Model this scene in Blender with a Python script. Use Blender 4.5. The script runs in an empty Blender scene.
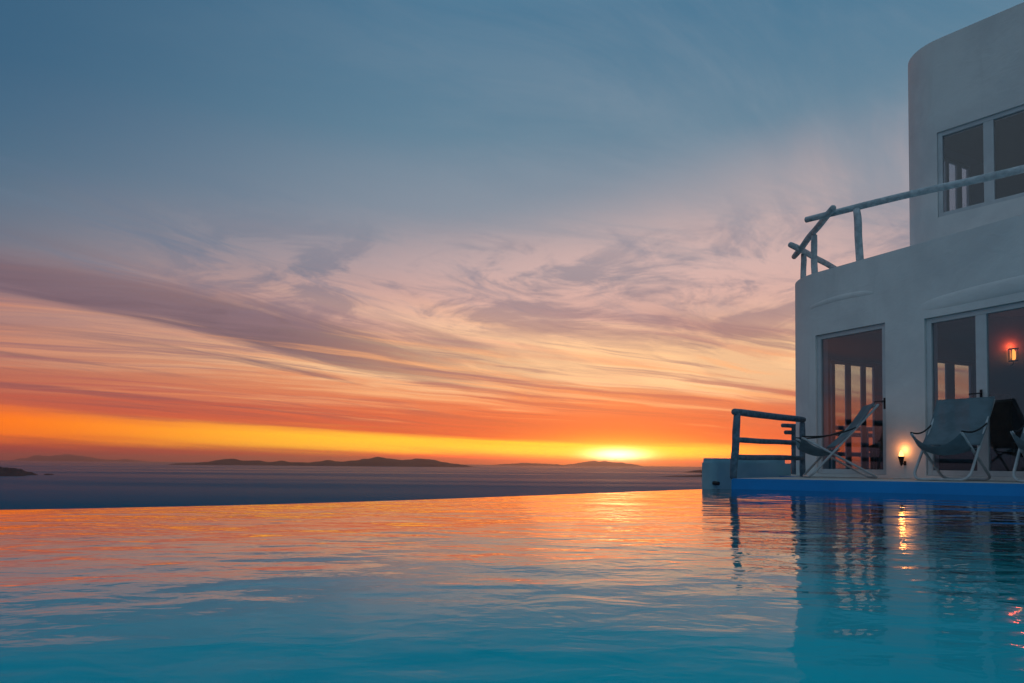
import bpy, bmesh, math, random
from mathutils import Vector, Matrix, noise as mnoise
R = math.radians
random.seed(7)
scene = bpy.context.scene
COL = scene.collection

# ------------------------------------------------------------------ camera
cam_d = bpy.data.cameras.new('camera')
cam = bpy.data.objects.new('camera', cam_d)
COL.objects.link(cam)
cam_d.sensor_width = 36.0
cam_d.lens = 24.0
cam_d.shift_y = 0.0965
cam_d.clip_start = 0.05
cam_d.clip_end = 300000.0
cam.matrix_world = Matrix.Translation((0, 0, 0.28)) @ Matrix.Rotation(R(92.0), 4, 'X') @ Matrix.Rotation(R(0.55), 4, 'Z')
scene.camera = cam

# ------------------------------------------------------------------ render settings
scene.view_settings.view_transform = 'Standard'
scene.view_settings.look = 'None'
scene.view_settings.exposure = 0.0
scene.view_settings.gamma = 1.0
scene.view_settings.use_curve_mapping = False
cy = scene.cycles
cy.use_denoising = True
cy.max_bounces = 10
cy.transparent_max_bounces = 16
cy.sample_clamp_indirect = 4.0
cy.volume_bounces = 0

SUN_AZ, SUN_EL = 8.8, 0.78          # degrees right of the camera axis, above the horizon


def lin(r, g, b):
    f = lambda c: ((c / 255) / 12.92) if c / 255 <= 0.04045 else (((c / 255) + 0.055) / 1.055) ** 2.4
    return (f(r), f(g), f(b), 1.0)


# ------------------------------------------------------------------ node helpers
class N:
    """a small wrapper so node maths reads like maths"""
    def __init__(s, t, sock): s.t, s.s = t, sock
    def _m(s, op, o, rev=False, third=None):
        n = s.t.nodes.new('ShaderNodeMath'); n.operation = op
        a, b = (o, s) if rev else (s, o)
        for i, v in enumerate((a, b, third)):
            if v is None: continue
            if isinstance(v, N): s.t.links.new(v.s, n.inputs[i])
            else: n.inputs[i].default_value = v
        return N(s.t, n.outputs[0])
    def __add__(s, o): return s._m('ADD', o)
    def __radd__(s, o): return s._m('ADD', o)
    def __sub__(s, o): return s._m('SUBTRACT', o)
    def __rsub__(s, o): return s._m('SUBTRACT', o, True)
    def __mul__(s, o): return s._m('MULTIPLY', o)
    def __rmul__(s, o): return s._m('MULTIPLY', o)
    def __truediv__(s, o): return s._m('DIVIDE', o)
    def __rtruediv__(s, o): return s._m('DIVIDE', o, True)
    def __pow__(s, o): return s._m('POWER', o)
    def fn(s, op, o=None): return s._m(op, o)
    def step(s, a, b, lo=0.0, hi=1.0):
        n = s.t.nodes.new('ShaderNodeMapRange'); n.interpolation_type = 'SMOOTHSTEP'
        s.t.links.new(s.s, n.inputs[0])
        if a > b: a, b, lo, hi = b, a, hi, lo
        n.inputs[1].default_value, n.inputs[2].default_value = a, b
        n.inputs[3].default_value, n.inputs[4].default_value = lo, hi
        return N(s.t, n.outputs[0])


def xyz(t, a, b, c):
    n = t.nodes.new('ShaderNodeCombineXYZ')
    for i, v in enumerate((a, b, c)):
        if isinstance(v, N): t.links.new(v.s, n.inputs[i])
        else: n.inputs[i].default_value = v
    return N(t, n.outputs[0])


def noise(t, vec, scale, detail=4, rough=0.5, dist=0.0):
    n = t.nodes.new('ShaderNodeTexNoise')
    if vec is not None: t.links.new(vec.s, n.inputs['Vector'])
    n.inputs['Scale'].default_value = scale
    n.inputs['Detail'].default_value = detail
    n.inputs['Roughness'].default_value = rough
    n.inputs['Distortion'].default_value = dist
    return N(t, n.outputs[0])


def mixc(t, fac, a, b, mode='MIX'):
    n = t.nodes.new('ShaderNodeMix'); n.data_type = 'RGBA'; n.blend_type = mode
    for i, v in ((0, fac), (6, a), (7, b)):
        if isinstance(v, N): t.links.new(v.s, n.inputs[i])
        else: n.inputs[i].default_value = v
    return N(t, n.outputs[2])


def ramp(t, x, stops, lo, hi):
    n = t.nodes.new('ShaderNodeValToRGB')
    cr = n.color_ramp
    f = (x - lo) / (hi - lo)
    t.links.new(f.s, n.inputs[0])
    while len(cr.elements) < len(stops): cr.elements.new(0.5)
    for e, (p, c) in zip(cr.elements, stops):
        e.position = (p - lo) / (hi - lo)
    for e, (p, c) in zip(cr.elements, stops):
        e.color = lin(*c)
    return N(t, n.outputs[0])


# ------------------------------------------------------------------ sky
world = bpy.data.worlds.new('World')
scene.world = world
world.use_nodes = True
world.cycles.sampling_method = 'MANUAL'
world.cycles.sample_map_resolution = 2048
wt = world.node_tree
wt.nodes.clear()
tc = wt.nodes.new('ShaderNodeTexCoord')
sp = wt.nodes.new('ShaderNodeSeparateXYZ')
wt.links.new(tc.outputs['Generated'], sp.inputs[0])
X, Y, Z = (N(wt, sp.outputs[i]) for i in range(3))
DEG = 57.29578
el = Z.fn('ARCSINE') * DEG
az = X.fn('ARCTAN2', Y) * DEG
azabs = az.fn('ABSOLUTE')

mid = ramp(wt, el, [(-1, (196, 70, 62)), (0.3, (226, 68, 46)), (1.2, (228, 78, 52)), (2.6, (224, 78, 52)), (4.2, (224, 94, 60)),
                    (6.0, (230, 134, 88)), (8.2, (242, 166, 118)), (10.0, (238, 172, 136)), (12.5, (218, 162, 146)),
                    (16.0, (176, 154, 157)), (20.5, (128, 139, 154)), (26, (92, 126, 148)), (34, (62, 112, 142)),
                    (48, (96, 140, 168)), (90, (130, 165, 188))], -1, 90)
left = ramp(wt, el, [(-1, (104, 46, 62)), (0.4, (150, 50, 54)), (1.6, (188, 62, 52)), (3.0, (182, 72, 62)), (5.0, (176, 88, 76)),
                     (7.0, (168, 104, 94)), (9.5, (158, 116, 116)), (12, (118, 108, 120)), (14.5, (76, 100, 122)),
                     (18, (58, 98, 124)), (23, (42, 88, 120)), (34, (30, 76, 112)), (48, (80, 124, 156)), (90, (130, 165, 188))], -1, 90)
back = ramp(wt, el, [(-1, (48, 76, 100)), (4, (74, 98, 122)), (10, (92, 112, 132)), (20, (116, 128, 140)), (40, (130, 150, 164)), (90, (130, 165, 188))], -1, 90)
base = mixc(wt, az.step(-3, -50), mid, left)
base = mixc(wt, azabs.step(46, 84), base, back)

# high cloud sheet: direction projected on a flat layer, streaks run towards a point right of the sun
d = (Z + 0.035).fn('MAXIMUM', 0.02)
A0 = R(33.0)
px = (X * math.cos(A0) - Y * math.sin(A0)) / d
py = (X * math.sin(A0) + Y * math.cos(A0)) / d
A1_ = R(60.0)
qx = (X * math.cos(A1_) - Y * math.sin(A1_)) / d
qy = (X * math.sin(A1_) + Y * math.cos(A1_)) / d
warp = noise(wt, xyz(wt, px * 0.5, py * 0.22, 3.1), 1.0, 3, 0.5)
wv = warp - 0.5
pv = xyz(wt, px + wv * 1.6, py * 0.13 + wv * 0.45, 0.0)
n_big = noise(wt, pv, 0.62, 9, 0.60, 0.1)
n_str = noise(wt, xyz(wt, qx * 1.15 + wv * 1.6, qy * 0.16 + wv * 0.5, 7.7), 0.9, 9, 0.62, 0.2)
n_fin = noise(wt, xyz(wt, px * 2.6 + wv * 2.5, py * 0.62 + wv * 2.0, 11.3), 1.3, 9, 0.66, 0.25)
front = azabs.step(95, 55)

n_s2 = noise(wt, xyz(wt, qx * 2.3 + wv * 2.6, qy * 0.24 + wv * 0.8, 21.0), 1.0, 9, 0.62, 0.2)
n_s3 = noise(wt, xyz(wt, qx * 1.5 + wv * 2.4, qy * 0.45 + wv * 1.8, 31.0), 1.0, 10, 0.68, 0.5)
n_m = noise(wt, xyz(wt, az * 0.085 + wv * 1.2, el * 0.27 + wv * 0.8, 41.0), 1.0, 11, 0.66, 0.7)
# bright lit streaks
lit_m = n_str.step(0.43, 0.58) * el.step(3.8, 7.0) * el.step(14.5, 9.5) * front
lit_c = mixc(wt, az.step(-46, -6), lin(196, 118, 98), lin(254, 204, 152))
sky = mixc(wt, lit_m * 0.95, base, lit_c)
# pale pink veil higher up
veil = n_big.step(0.36, 0.58) * el.step(9.0, 13.0) * (el + az * -0.22).step(22, 13) * front
sky = mixc(wt, veil * 0.6, sky, mixc(wt, az.step(-42, 5), lin(158, 134, 142), lin(224, 184, 174)))
# mauve shaded streaks
dk = n_big.step(0.49, 0.60) * el.step(2.0, 4.0) * el.step(16.5, 10.5) * front
dk_c = mixc(wt, el.step(2.5, 8), lin(176, 74, 66), lin(98, 78, 96))
sky = mixc(wt, dk * (0.94 + (az.step(-24, 6) * -0.72)), sky, dk_c)
dk2 = n_s2.step(0.49, 0.62) * el.step(2.2, 4.5) * el.step(14, 9.5) * front
sky = mixc(wt, dk2 * 0.72, sky, mixc(wt, el.step(3.5, 9), lin(196, 78, 60), lin(134, 100, 110)))
lit2 = n_s2.step(0.46, 0.34) * el.step(2.0, 4.5) * el.step(13, 8) * front
sky = mixc(wt, lit2 * 0.6, sky, mixc(wt, az.step(-42, -8), lin(214, 110, 76), lin(252, 174, 116)))
dk3 = n_s3.step(0.47, 0.63) * el.step(7.5, 11) * (el + az * -0.05).step(24, 15) * front
sky = mixc(wt, dk3 * 0.5, sky, mixc(wt, el.step(10, 17), lin(140, 108, 118), lin(112, 124, 142)))
dk4 = n_m.step(0.46, 0.60) * el.step(9.0, 12.0) * el.step(21, 15) * az.step(-38, -20) * front
sky = mixc(wt, dk4 * 0.62, sky, mixc(wt, el.step(10, 16), lin(138, 106, 116), lin(98, 112, 134)))
# open blue holes in the veil
hole = n_fin.step(0.46, 0.32) * el.step(11, 14) * el.step(23, 17) * front
sky = mixc(wt, hole * 0.35, sky, lin(92, 112, 138))
# soft thin cirrus over the upper sky
cir = n_s3.step(0.35, 0.70) * el.step(14, 20) * el.step(46, 30) * front
sky = mixc(wt, cir * 0.30, sky, mixc(wt, az.step(-40, 10), lin(64, 104, 130), lin(146, 156, 168)))

# clear yellow gap under the cloud deck
thr = 1.55 + (az - 9.0).fn('MINIMUM', 0.0) * -0.036
gn = noise(wt, xyz(wt, az * 0.05, el * 1.5 + az * 0.055, 2.0), 1.0, 7, 0.62, 0.3)
ge = (el + (gn - 0.5) * 1.5) / thr
gap = ge.step(1.28, 0.82) * az.step(27, 12) * front
gap_hot = mixc(wt, az.step(-40, -8), (1.15, 0.19, 0.0, 1), (1.35, 0.72, 0.03, 1))
gap_low = mixc(wt, az.step(-40, 0), lin(176, 58, 54), lin(232, 90, 48))
gap_c = mixc(wt, ge.step(0.22, 0.62), gap_low, gap_hot)
sky = mixc(wt, gap, sky, gap_c)

# the sun behind the haze: a flattened glow round a hot core
da = az - SUN_AZ
de = el - SUN_EL
q1 = ((da * da) / (7.0 * 7.0) + (de * de) / (1.35 * 1.35))
g1 = (q1 * -1.0).fn('EXPONENT')
q2 = ((da * da) / (2.1 * 2.1) + (de * de) / (0.48 * 0.48))
g2 = (q2 * -1.0).fn('EXPONENT')
q3 = ((da * da) / (16.0 * 16.0) + (de * de) / (5.0 * 5.0))
g3 = (q3 * -1.0).fn('EXPONENT')
g4 = (((da * da) / (13.0 * 13.0) + (de * de) / (0.8 * 0.8)) * -1.0).fn('EXPONENT')
sky = mixc(wt, g1 * 0.9, sky, (1.3, 0.72, 0.04, 1))
sky = mixc(wt, 1.0, sky, mixc(wt, g3, (0, 0, 0, 1), (0.05, 0.012, 0.0, 1)), 'ADD')
sky = mixc(wt, 1.0, sky, mixc(wt, g4, (0, 0, 0, 1), (4.5, 0.42, 0.03, 1)), 'ADD')
sky = mixc(wt, 1.0, sky, mixc(wt, g2, (0, 0, 0, 1), (6.0, 4.0, 2.0, 1)), 'ADD')

nish = wt.nodes.new('ShaderNodeTexSky')
nish.sky_type = 'NISHITA'
nish.sun_disc = False
nish.sun_elevation = R(SUN_EL)
nish.sun_rotation = R(SUN_AZ)
nish.altitude = 70
bg1 = wt.nodes.new('ShaderNodeBackground'); bg1.inputs[1].default_value = 1.02
wt.links.new(sky.s, bg1.inputs[0])
bg2 = wt.nodes.new('ShaderNodeBackground'); bg2.inputs[1].default_value = 0.02
wt.links.new(nish.outputs[0], bg2.inputs[0])
ad = wt.nodes.new('ShaderNodeAddShader')
wt.links.new(bg1.outputs[0], ad.inputs[0]); wt.links.new(bg2.outputs[0], ad.inputs[1])
wo = wt.nodes.new('ShaderNodeOutputWorld')
wt.links.new(ad.outputs[0], wo.inputs[0])

# ------------------------------------------------------------------ sun lamp (on the horizon, behind thin cloud)
sl = bpy.data.lights.new('sun', 'SUN')
sl.energy = 0.02
sl.angle = R(16.0)
sl.color = (1.0, 0.40, 0.16)
so = bpy.data.objects.new('sun', sl)
COL.objects.link(so)
sv = Vector((math.sin(R(SUN_AZ)) * math.cos(R(SUN_EL)), math.cos(R(SUN_AZ)) * math.cos(R(SUN_EL)), math.sin(R(SUN_EL))))
so.rotation_euler = sv.to_track_quat('Z', 'Y').to_euler()
so.location = (0, 0, 30)


# ------------------------------------------------------------------ materials
def mat(name, col, rough=0.6, spec=0.3, metal=0.0):
    m = bpy.data.materials.new(name); m.use_nodes = True
    b = m.node_tree.nodes['Principled BSDF']
    b.inputs['Base Color'].default_value = (*col, 1)
    b.inputs['Roughness'].default_value = rough
    b.inputs['Specular IOR Level'].default_value = spec
    b.inputs['Metallic'].default_value = metal
    return m, m.node_tree, b


def objco(t):
    n = t.nodes.new('ShaderNodeTexCoord')
    return N(t, n.outputs['Object'])


def vscale(t, v, s):
    n = t.nodes.new('ShaderNodeVectorMath'); n.operation = 'MULTIPLY'
    t.links.new(v.s, n.inputs[0]); n.inputs[1].default_value = s
    return N(t, n.outputs[0])


def bump(t, b, h, strength, dist, prev=None):
    n = t.nodes.new('ShaderNodeBump')
    n.inputs['Strength'].default_value = strength
    n.inputs['Distance'].default_value = dist
    t.links.new(h.s, n.inputs['Height'])
    if prev is not None: t.links.new(prev, n.inputs['Normal'])
    if b is not None: t.links.new(n.outputs[0], b.inputs['Normal'])
    return n.outputs[0]


def vary(name, c1, c2, scale, rough, bstr=0.0, bdist=0.01, bscale=None, spec=0.3, lo=0.35, hi=0.65):
    m, t, b = mat(name, c1, rough, spec)
    co = objco(t)
    n = noise(t, co, scale, 6, 0.6)
    c = mixc(t, n.step(lo, hi), (*c1, 1), (*c2, 1))
    t.links.new(c.s, b.inputs['Base Color'])
    if bstr:
        bump(t, b, noise(t, co, bscale or scale * 4, 5, 0.6), bstr, bdist)
    return m


def plaster():
    m, t, b = mat('whitewashed_plaster', (0.8, 0.8, 0.79), 0.88, 0.2)
    co = objco(t)
    broad = noise(t, co, 0.9, 5, 0.6, 0.4)
    stain = noise(t, vscale(t, co, (3.2, 3.2, 0.35)), 1.0, 7, 0.65, 0.3)
    speck = noise(t, co, 24, 4, 0.7)
    c = mixc(t, broad.step(0.35, 0.65), (0.80, 0.80, 0.79, 1), (0.69, 0.69, 0.69, 1))
    c = mixc(t, stain.step(0.55, 0.78) * 0.30, c, (0.50, 0.50, 0.49, 1))
    c = mixc(t, speck.step(0.62, 0.75) * 0.25, c, (0.52, 0.52, 0.51, 1))
    t.links.new(c.s, b.inputs['Base Color'])
    trowel = noise(t, vscale(t, co, (1, 1, 1.6)), 3.5, 6, 0.6, 1.2)
    n0 = bump(t, None, trowel, 0.22, 0.03)
    bump(t, b, noise(t, co, 30, 4, 0.65), 0.2, 0.004, n0)
    return m


M_PLASTER = plaster()
M_TEAL = vary('blue_grey_paint', (0.27, 0.50, 0.60), (0.22, 0.43, 0.53), 1.6, 0.8, 0.3, 0.015, 6)
M_FRAME = vary('painted_frame', (0.62, 0.64, 0.66), (0.55, 0.57, 0.59), 3.0, 0.45, 0.1, 0.003, 30)
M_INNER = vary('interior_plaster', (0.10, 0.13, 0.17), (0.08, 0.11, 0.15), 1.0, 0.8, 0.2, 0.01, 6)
def stone():
    m, t, b = mat('deck_stone', (0.5, 0.5, 0.48), 0.7, 0.3)
    co = objco(t)
    br = t.nodes.new('ShaderNodeTexBrick')
    br.inputs['Color1'].default_value = (0.50, 0.50, 0.48, 1); br.inputs['Color2'].default_value = (0.42, 0.42, 0.41, 1)
    br.inputs['Mortar'].default_value = (0.24, 0.24, 0.23, 1)
    br.inputs['Scale'].default_value = 1.6; br.inputs['Mortar Size'].default_value = 0.012
    t.links.new(co.s, br.inputs['Vector'])
    n = noise(t, co, 6, 6, 0.65)
    c = mixc(t, n.step(0.4, 0.7) * 0.45, N(t, br.outputs['Color']), (0.33, 0.33, 0.31, 1))
    t.links.new(c.s, b.inputs['Base Color'])
    bump(t, b, n, 0.3, 0.004)
    return m


M_STONE = stone()
M_POLE = vary('painted_wood', (0.14, 0.22, 0.29), (0.07, 0.13, 0.18), 13.0, 0.65, 0.8, 0.02, 26)
M_POLE2 = vary('weathered_pole', (0.58, 0.64, 0.67), (0.38, 0.44, 0.47), 11.0, 0.75, 0.8, 0.025, 22)
M_METAL, _, _ = mat('dark_metal', (0.03, 0.03, 0.035), 0.4, 0.5, 0.6)
M_BROWN = vary('brown_wicker', (0.10, 0.055, 0.03), (0.06, 0.035, 0.02), 20, 0.6, 0.6, 0.01, 60)
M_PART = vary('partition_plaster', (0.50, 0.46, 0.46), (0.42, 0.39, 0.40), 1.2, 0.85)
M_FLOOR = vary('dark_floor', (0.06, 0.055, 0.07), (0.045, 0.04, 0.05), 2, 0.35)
M_SOFA = vary('navy_upholstery', (0.05, 0.06, 0.10), (0.04, 0.05, 0.085), 9, 0.9, 0.3, 0.005, 60)
M_TUBE = vary('white_tube', (0.45, 0.50, 0.53), (0.36, 0.41, 0.44), 8, 0.4)
M_ARM, _, _ = mat('dark_strap', (0.02, 0.022, 0.026), 0.6)


def canvas():
    m, t, b = mat('canvas', (0.22, 0.34, 0.38), 0.9, 0.1)
    co = objco(t)
    w = t.nodes.new('ShaderNodeTexWave'); w.inputs['Scale'].default_value = 90
    t.links.new(co.s, w.inputs['Vector'])
    n = noise(t, co, 5, 5, 0.6)
    c = mixc(t, n.step(0.35, 0.65), (0.19, 0.28, 0.33, 1), (0.15, 0.22, 0.26, 1))
    t.links.new(c.s, b.inputs['Base Color'])
    bump(t, b, N(t, w.outputs['Fac']), 0.15, 0.002)
    tr = t.nodes.new('ShaderNodeBsdfTranslucent'); t.links.new(c.s, tr.inputs[0])
    mx = t.nodes.new('ShaderNodeMixShader'); mx.inputs[0].default_value = 0.25
    out = t.nodes['Material Output']
    t.links.new(b.outputs[0], mx.inputs[1]); t.links.new(tr.outputs[0], mx.inputs[2])
    tp_ = t.nodes.new('ShaderNodeBsdfTransparent'); m2 = t.nodes.new('ShaderNodeMixShader'); m2.inputs[0].default_value = 0.14
    t.links.new(mx.outputs[0], m2.inputs[1]); t.links.new(tp_.outputs[0], m2.inputs[2]); t.links.new(m2.outputs[0], out.inputs[0])
    return m


M_CANVAS = canvas()


def glass():
    m = bpy.data.materials.new('window_glass'); m.use_nodes = True
    t = m.node_tree; t.nodes.clear()
    o = t.nodes.new('ShaderNodeOutputMaterial')
    fr = t.nodes.new('ShaderNodeFresnel')
    geo = t.nodes.new('ShaderNodeNewGeometry')
    t.links.new((N(t, geo.outputs['Backfacing']) * (1 / 2.1 - 2.1) + 2.1).s, fr.inputs[0])
    tr = t.nodes.new('ShaderNodeBsdfTransparent'); tr.inputs[0].default_value = (0.82, 0.86, 0.90, 1)
    gl = t.nodes.new('ShaderNodeBsdfGlossy'); gl.inputs['Roughness'].default_value = 0.01
    mx = t.nodes.new('ShaderNodeMixShader')
    t.links.new(fr.outputs[0], mx.inputs[0]); t.links.new(tr.outputs[0], mx.inputs[1]); t.links.new(gl.outputs[0], mx.inputs[2])
    t.links.new(mx.outputs[0], o.inputs[0])
    return m


M_GLASS = glass()


def emit(name, col, st):
    m = bpy.data.materials.new(name); m.use_nodes = True
    t = m.node_tree; t.nodes.clear()
    o = t.nodes.new('ShaderNodeOutputMaterial'); e = t.nodes.new('ShaderNodeEmission')
    e.inputs[0].default_value = (*col, 1); e.inputs[1].default_value = st
    t.links.new(e.outputs[0], o.inputs[0])
    return m


M_FLAME = emit('lamp_flame', (1.0, 0.50, 0.13), 3.5)
M_BULB = emit('lamp_bulb', (1.0, 0.30, 0.05), 3.0)


def pool_blue():
    m, t, b = mat('pool_blue', (0.01, 0.13, 0.42), 0.35, 0.4)
    co = objco(t)
    n = noise(t, co, 1.2, 5, 0.6)
    c = mixc(t, n.step(0.3, 0.7), (0.001, 0.24, 0.62, 1), (0.001, 0.20, 0.54, 1))
    t.links.new(c.s, b.inputs['Base Color'])
    bump(t, b, noise(t, co, 9, 4), 0.1, 0.01)
    return m


M_POOL = pool_blue()
M_FLOORPOOL = vary('pool_floor_plaster', (0.006, 0.80, 0.90), (0.005, 0.74, 0.86), 0.8, 0.6)


def pool_water():
    m = bpy.data.materials.new('pool_water'); m.use_nodes = True
    t = m.node_tree; t.nodes.clear()
    o = t.nodes.new('ShaderNodeOutputMaterial')
    rf = t.nodes.new('ShaderNodeBsdfRefraction'); rf.inputs['IOR'].default_value = 1.33; rf.inputs['Roughness'].default_value = 0.0
    rf.inputs['Color'].default_value = (0.94, 1.0, 1.0, 1)
    gl = t.nodes.new('ShaderNodeBsdfGlossy'); gl.inputs['Roughness'].default_value = 0.0
    fr = t.nodes.new('ShaderNodeFresnel'); fr.inputs['IOR'].default_value = 1.33
    g = t.nodes.new('ShaderNodeMixShader')
    t.links.new(N(t, fr.outputs[0]).step(0.14, 0.66).s, g.inputs[0]); t.links.new(rf.outputs[0], g.inputs[1]); t.links.new(gl.outputs[0], g.inputs[2])
    co = objco(t)
    calm = noise(t, co, 0.35, 2, 0.5).step(0.30, 0.68, 0.35, 1.5)
    w1 = noise(t, vscale(t, co, (0.8, 1.5, 1)), 1.6, 2, 0.5, 0.4)
    w2 = noise(t, vscale(t, co, (1.0, 1.5, 1)), 5.5, 3, 0.5, 0.5)
    w3 = noise(t, vscale(t, co, (1.0, 1.4, 1)), 17.0, 2, 0.5, 0.3)
    sx = t.nodes.new('ShaderNodeSeparateXYZ'); t.links.new(co.s, sx.inputs[0])
    calm = calm * N(t, sx.outputs[0]).step(1.2, 3.6, 1.0, 0.42)
    h = w1 * 0.012 + w2 * 0.0038 * calm + w3 * 0.0007 * calm
    nn = bump(t, None, h, 1.0, 1.0)
    for q in (rf, gl, fr): t.links.new(nn, q.inputs['Normal'])
    t.links.new(g.outputs[0], o.inputs[0])
    return m


M_WATER = pool_water()


def sea_mat():
    m = bpy.data.materials.new('sea_water'); m.use_nodes = True
    t = m.node_tree; t.nodes.clear()
    o = t.nodes.new('ShaderNodeOutputMaterial')
    co = objco(t)
    n1 = noise(t, vscale(t, co, (1, 2.2, 1)), 0.012, 6, 0.65)
    n2 = noise(t, vscale(t, co, (0.25, 1.6, 1)), 0.0011, 4, 0.55)
    nn = bump(t, None, n1, 1.0, 6.0)
    df = t.nodes.new('ShaderNodeBsdfDiffuse'); df.inputs[0].default_value = (0.0015, 0.100, 0.170, 1)
    gl = t.nodes.new('ShaderNodeBsdfGlossy')
    t.links.new(n2.step(0.3, 0.7, 0.12, 0.2).s, gl.inputs['Roughness'])
    fr = t.nodes.new('ShaderNodeFresnel'); fr.inputs['IOR'].default_value = 1.33
    mx = t.nodes.new('ShaderNodeMixShader')
    # wave faces turned to the viewer keep a real sea from mirroring at grazing angles
    t.links.new(((N(t, fr.outputs[0]) ** 6.0) * n2.step(0.35, 0.65, 0.46, 0.20)).s, mx.inputs[0])
    for q in (df, gl): t.links.new(nn, q.inputs['Normal'])
    t.links.new(df.outputs[0], mx.inputs[1]); t.links.new(gl.outputs[0], mx.inputs[2]); t.links.new(mx.outputs[0], o.inputs[0])
    return m


M_SEA = sea_mat()
M_ISLE = vary('island_scrub', (0.040, 0.036, 0.040), (0.065, 0.058, 0.058), 0.004, 0.95, spec=0.05)
M_HILL = vary('dry_hillside', (0.12, 0.105, 0.07), (0.07, 0.075, 0.04), 0.15, 0.95, 0.5, 0.3, 1.5, spec=0.05)


# ------------------------------------------------------------------ mesh helpers
def link_mesh(name, bm, material, parent=None, smooth=False):
    bmesh.ops.recalc_face_normals(bm, faces=bm.faces[:])
    me = bpy.data.meshes.new(name)
    bm.to_mesh(me); bm.free()
    for mm in (material if isinstance(material, (list, tuple)) else [material]): me.materials.append(mm)
    if smooth:
        me.polygons.foreach_set('use_smooth', [True] * len(me.polygons))
    o = bpy.data.objects.new(name, me)
    COL.objects.link(o)
    if parent is not None: o.parent = parent
    return o


def autosmooth(o, deg=35):
    me = o.data
    bm = bmesh.new(); bm.from_mesh(me)
    for f in bm.faces: f.smooth = True
    for e in bm.edges:
        if len(e.link_faces) == 2 and e.calc_face_angle(0) > R(deg): e.smooth = False
    bm.to_mesh(me); bm.free()
    return o


def tag(o, label, cat, group=None):
    o['label'] = label; o['category'] = cat
    if group: o['group'] = group
    return o


def struct(o):
    o['kind'] = 'structure'
    return o


def empty(name, loc=(0, 0, 0), rz=0.0):
    o = bpy.data.objects.new(name, None)
    o.location = loc; o.rotation_euler = (0, 0, rz)
    o.empty_display_size = 0.2
    COL.objects.link(o)
    return o


def add_box(bm, c, size, rz=0.0, bev=0.0):
    v = bmesh.ops.create_cube(bm, size=1.0)['verts']
    bmesh.ops.scale(bm, vec=size, verts=v)
    if bev:
        es = list({e for x in v for e in x.link_edges})
        r = bmesh.ops.bevel(bm, geom=es, offset=bev, segments=2, affect='EDGES', profile=0.5)
        v = list({x for f in r['faces'] for x in f.verts} | {x for x in v if x.is_valid})
    bmesh.ops.transform(bm, matrix=Matrix.Translation(c) @ Matrix.Rotation(rz, 4, 'Z'), verts=v)


def add_tube(bm, pts, r, seg=10, cap=True):
    """tube along points; r is a number or one per point"""
    pts = [Vector(p) for p in pts]
    rs = r if isinstance(r, (list, tuple)) else [r] * len(pts)
    rings = []
    up = Vector((0, 0, 1))
    for i, p in enumerate(pts):
        tdir = (pts[min(i + 1, len(pts) - 1)] - pts[max(i - 1, 0)]).normalized()
        ref = up if abs(tdir.z) < 0.95 else Vector((1, 0, 0))
        a = tdir.cross(ref).normalized(); b = a.cross(tdir).normalized()
        rings.append([bm.verts.new(p + (a * math.cos(k * math.tau / seg) + b * math.sin(k * math.tau / seg)) * rs[i]) for k in range(seg)])
    for i in range(len(rings) - 1):
        for k in range(seg):
            bm.faces.new((rings[i][k], rings[i][(k + 1) % seg], rings[i + 1][(k + 1) % seg], rings[i + 1][k]))
    if cap:
        bm.faces.new(rings[0]); bm.faces.new(rings[-1])


def rustic(bm, a, b, r, n=7, wob=0.008, taper=0.08):
    """a slightly crooked round pole with rounded ends"""
    a, b = Vector(a), Vector(b)
    L = (b - a).length
    dirv = (b - a).normalized()
    ph = random.uniform(0, 50)
    pts, rs = [], []
    for s, k in ((-0.0, 0.55), (0.012, 0.9)):
        pts.append(a + dirv * s); rs.append(r * k)
    for i in range(1, n):
        u = i / n
        off = Vector((mnoise.noise((ph, u * 3, 0)), mnoise.noise((ph, u * 3, 9)), mnoise.noise((ph, u * 3, 21)))) * wob
        pts.append(a.lerp(b, u) + off); rs.append(r * (1 + taper * mnoise.noise((ph + 7, u * 5, 3))))
    for s, k in ((0.012, 0.9), (0.0, 0.55)):
        pts.append(b - dirv * s); rs.append(r * k)
    add_tube(bm, pts, rs, 12)


def prism(bm, poly, z0, z1):
    lo = [bm.verts.new((x, y, z0)) for x, y in poly]
    hi = [bm.verts.new((x, y, z1)) for x, y in poly]
    n = len(poly)
    bm.faces.new(lo[::-1]); top = bm.faces.new(hi)
    for i in range(n):
        bm.faces.new((lo[i], lo[(i + 1) % n], hi[(i + 1) % n], hi[i]))
    return top


def round_poly(poly, radii, seg=8):
    out = []
    n = len(poly)
    for i, p in enumerate(poly):
        r = radii[i]
        P = Vector(p)
        if r <= 0: out.append(tuple(P)); continue
        a = (Vector(poly[i - 1]) - P).normalized(); b = (Vector(poly[(i + 1) % n]) - P).normalized()
        half = math.acos(max(-1, min(1, a.dot(b)))) / 2
        dd = r / math.tan(half)
        ctr = P + (a + b).normalized() * (r / math.sin(half))
        s = P + a * dd - ctr; e = P + b * dd - ctr
        a0 = math.atan2(s.y, s.x); a1 = math.atan2(e.y, e.x)
        da = (a1 - a0 + math.pi) % math.tau - math.pi
        for k in range(seg + 1):
            t = a0 + da * k / seg
            out.append((ctr.x + r * math.cos(t), ctr.y + r * math.sin(t)))
    return out


def inset(poly, dist):
    n = len(poly); out = []
    for i in range(n):
        p0, p1, p2 = Vector(poly[i - 1]), Vector(poly[i]), Vector(poly[(i + 1) % n])
        d1 = (p1 - p0).normalized(); d2 = (p2 - p1).normalized()
        n1 = Vector((-d1.y, d1.x)); n2 = Vector((-d2.y, d2.x))
        m = (n1 + n2).normalized()
        out.append(tuple(p1 + m * (dist / max(0.25, m.dot(n1)))))
    return out


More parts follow.
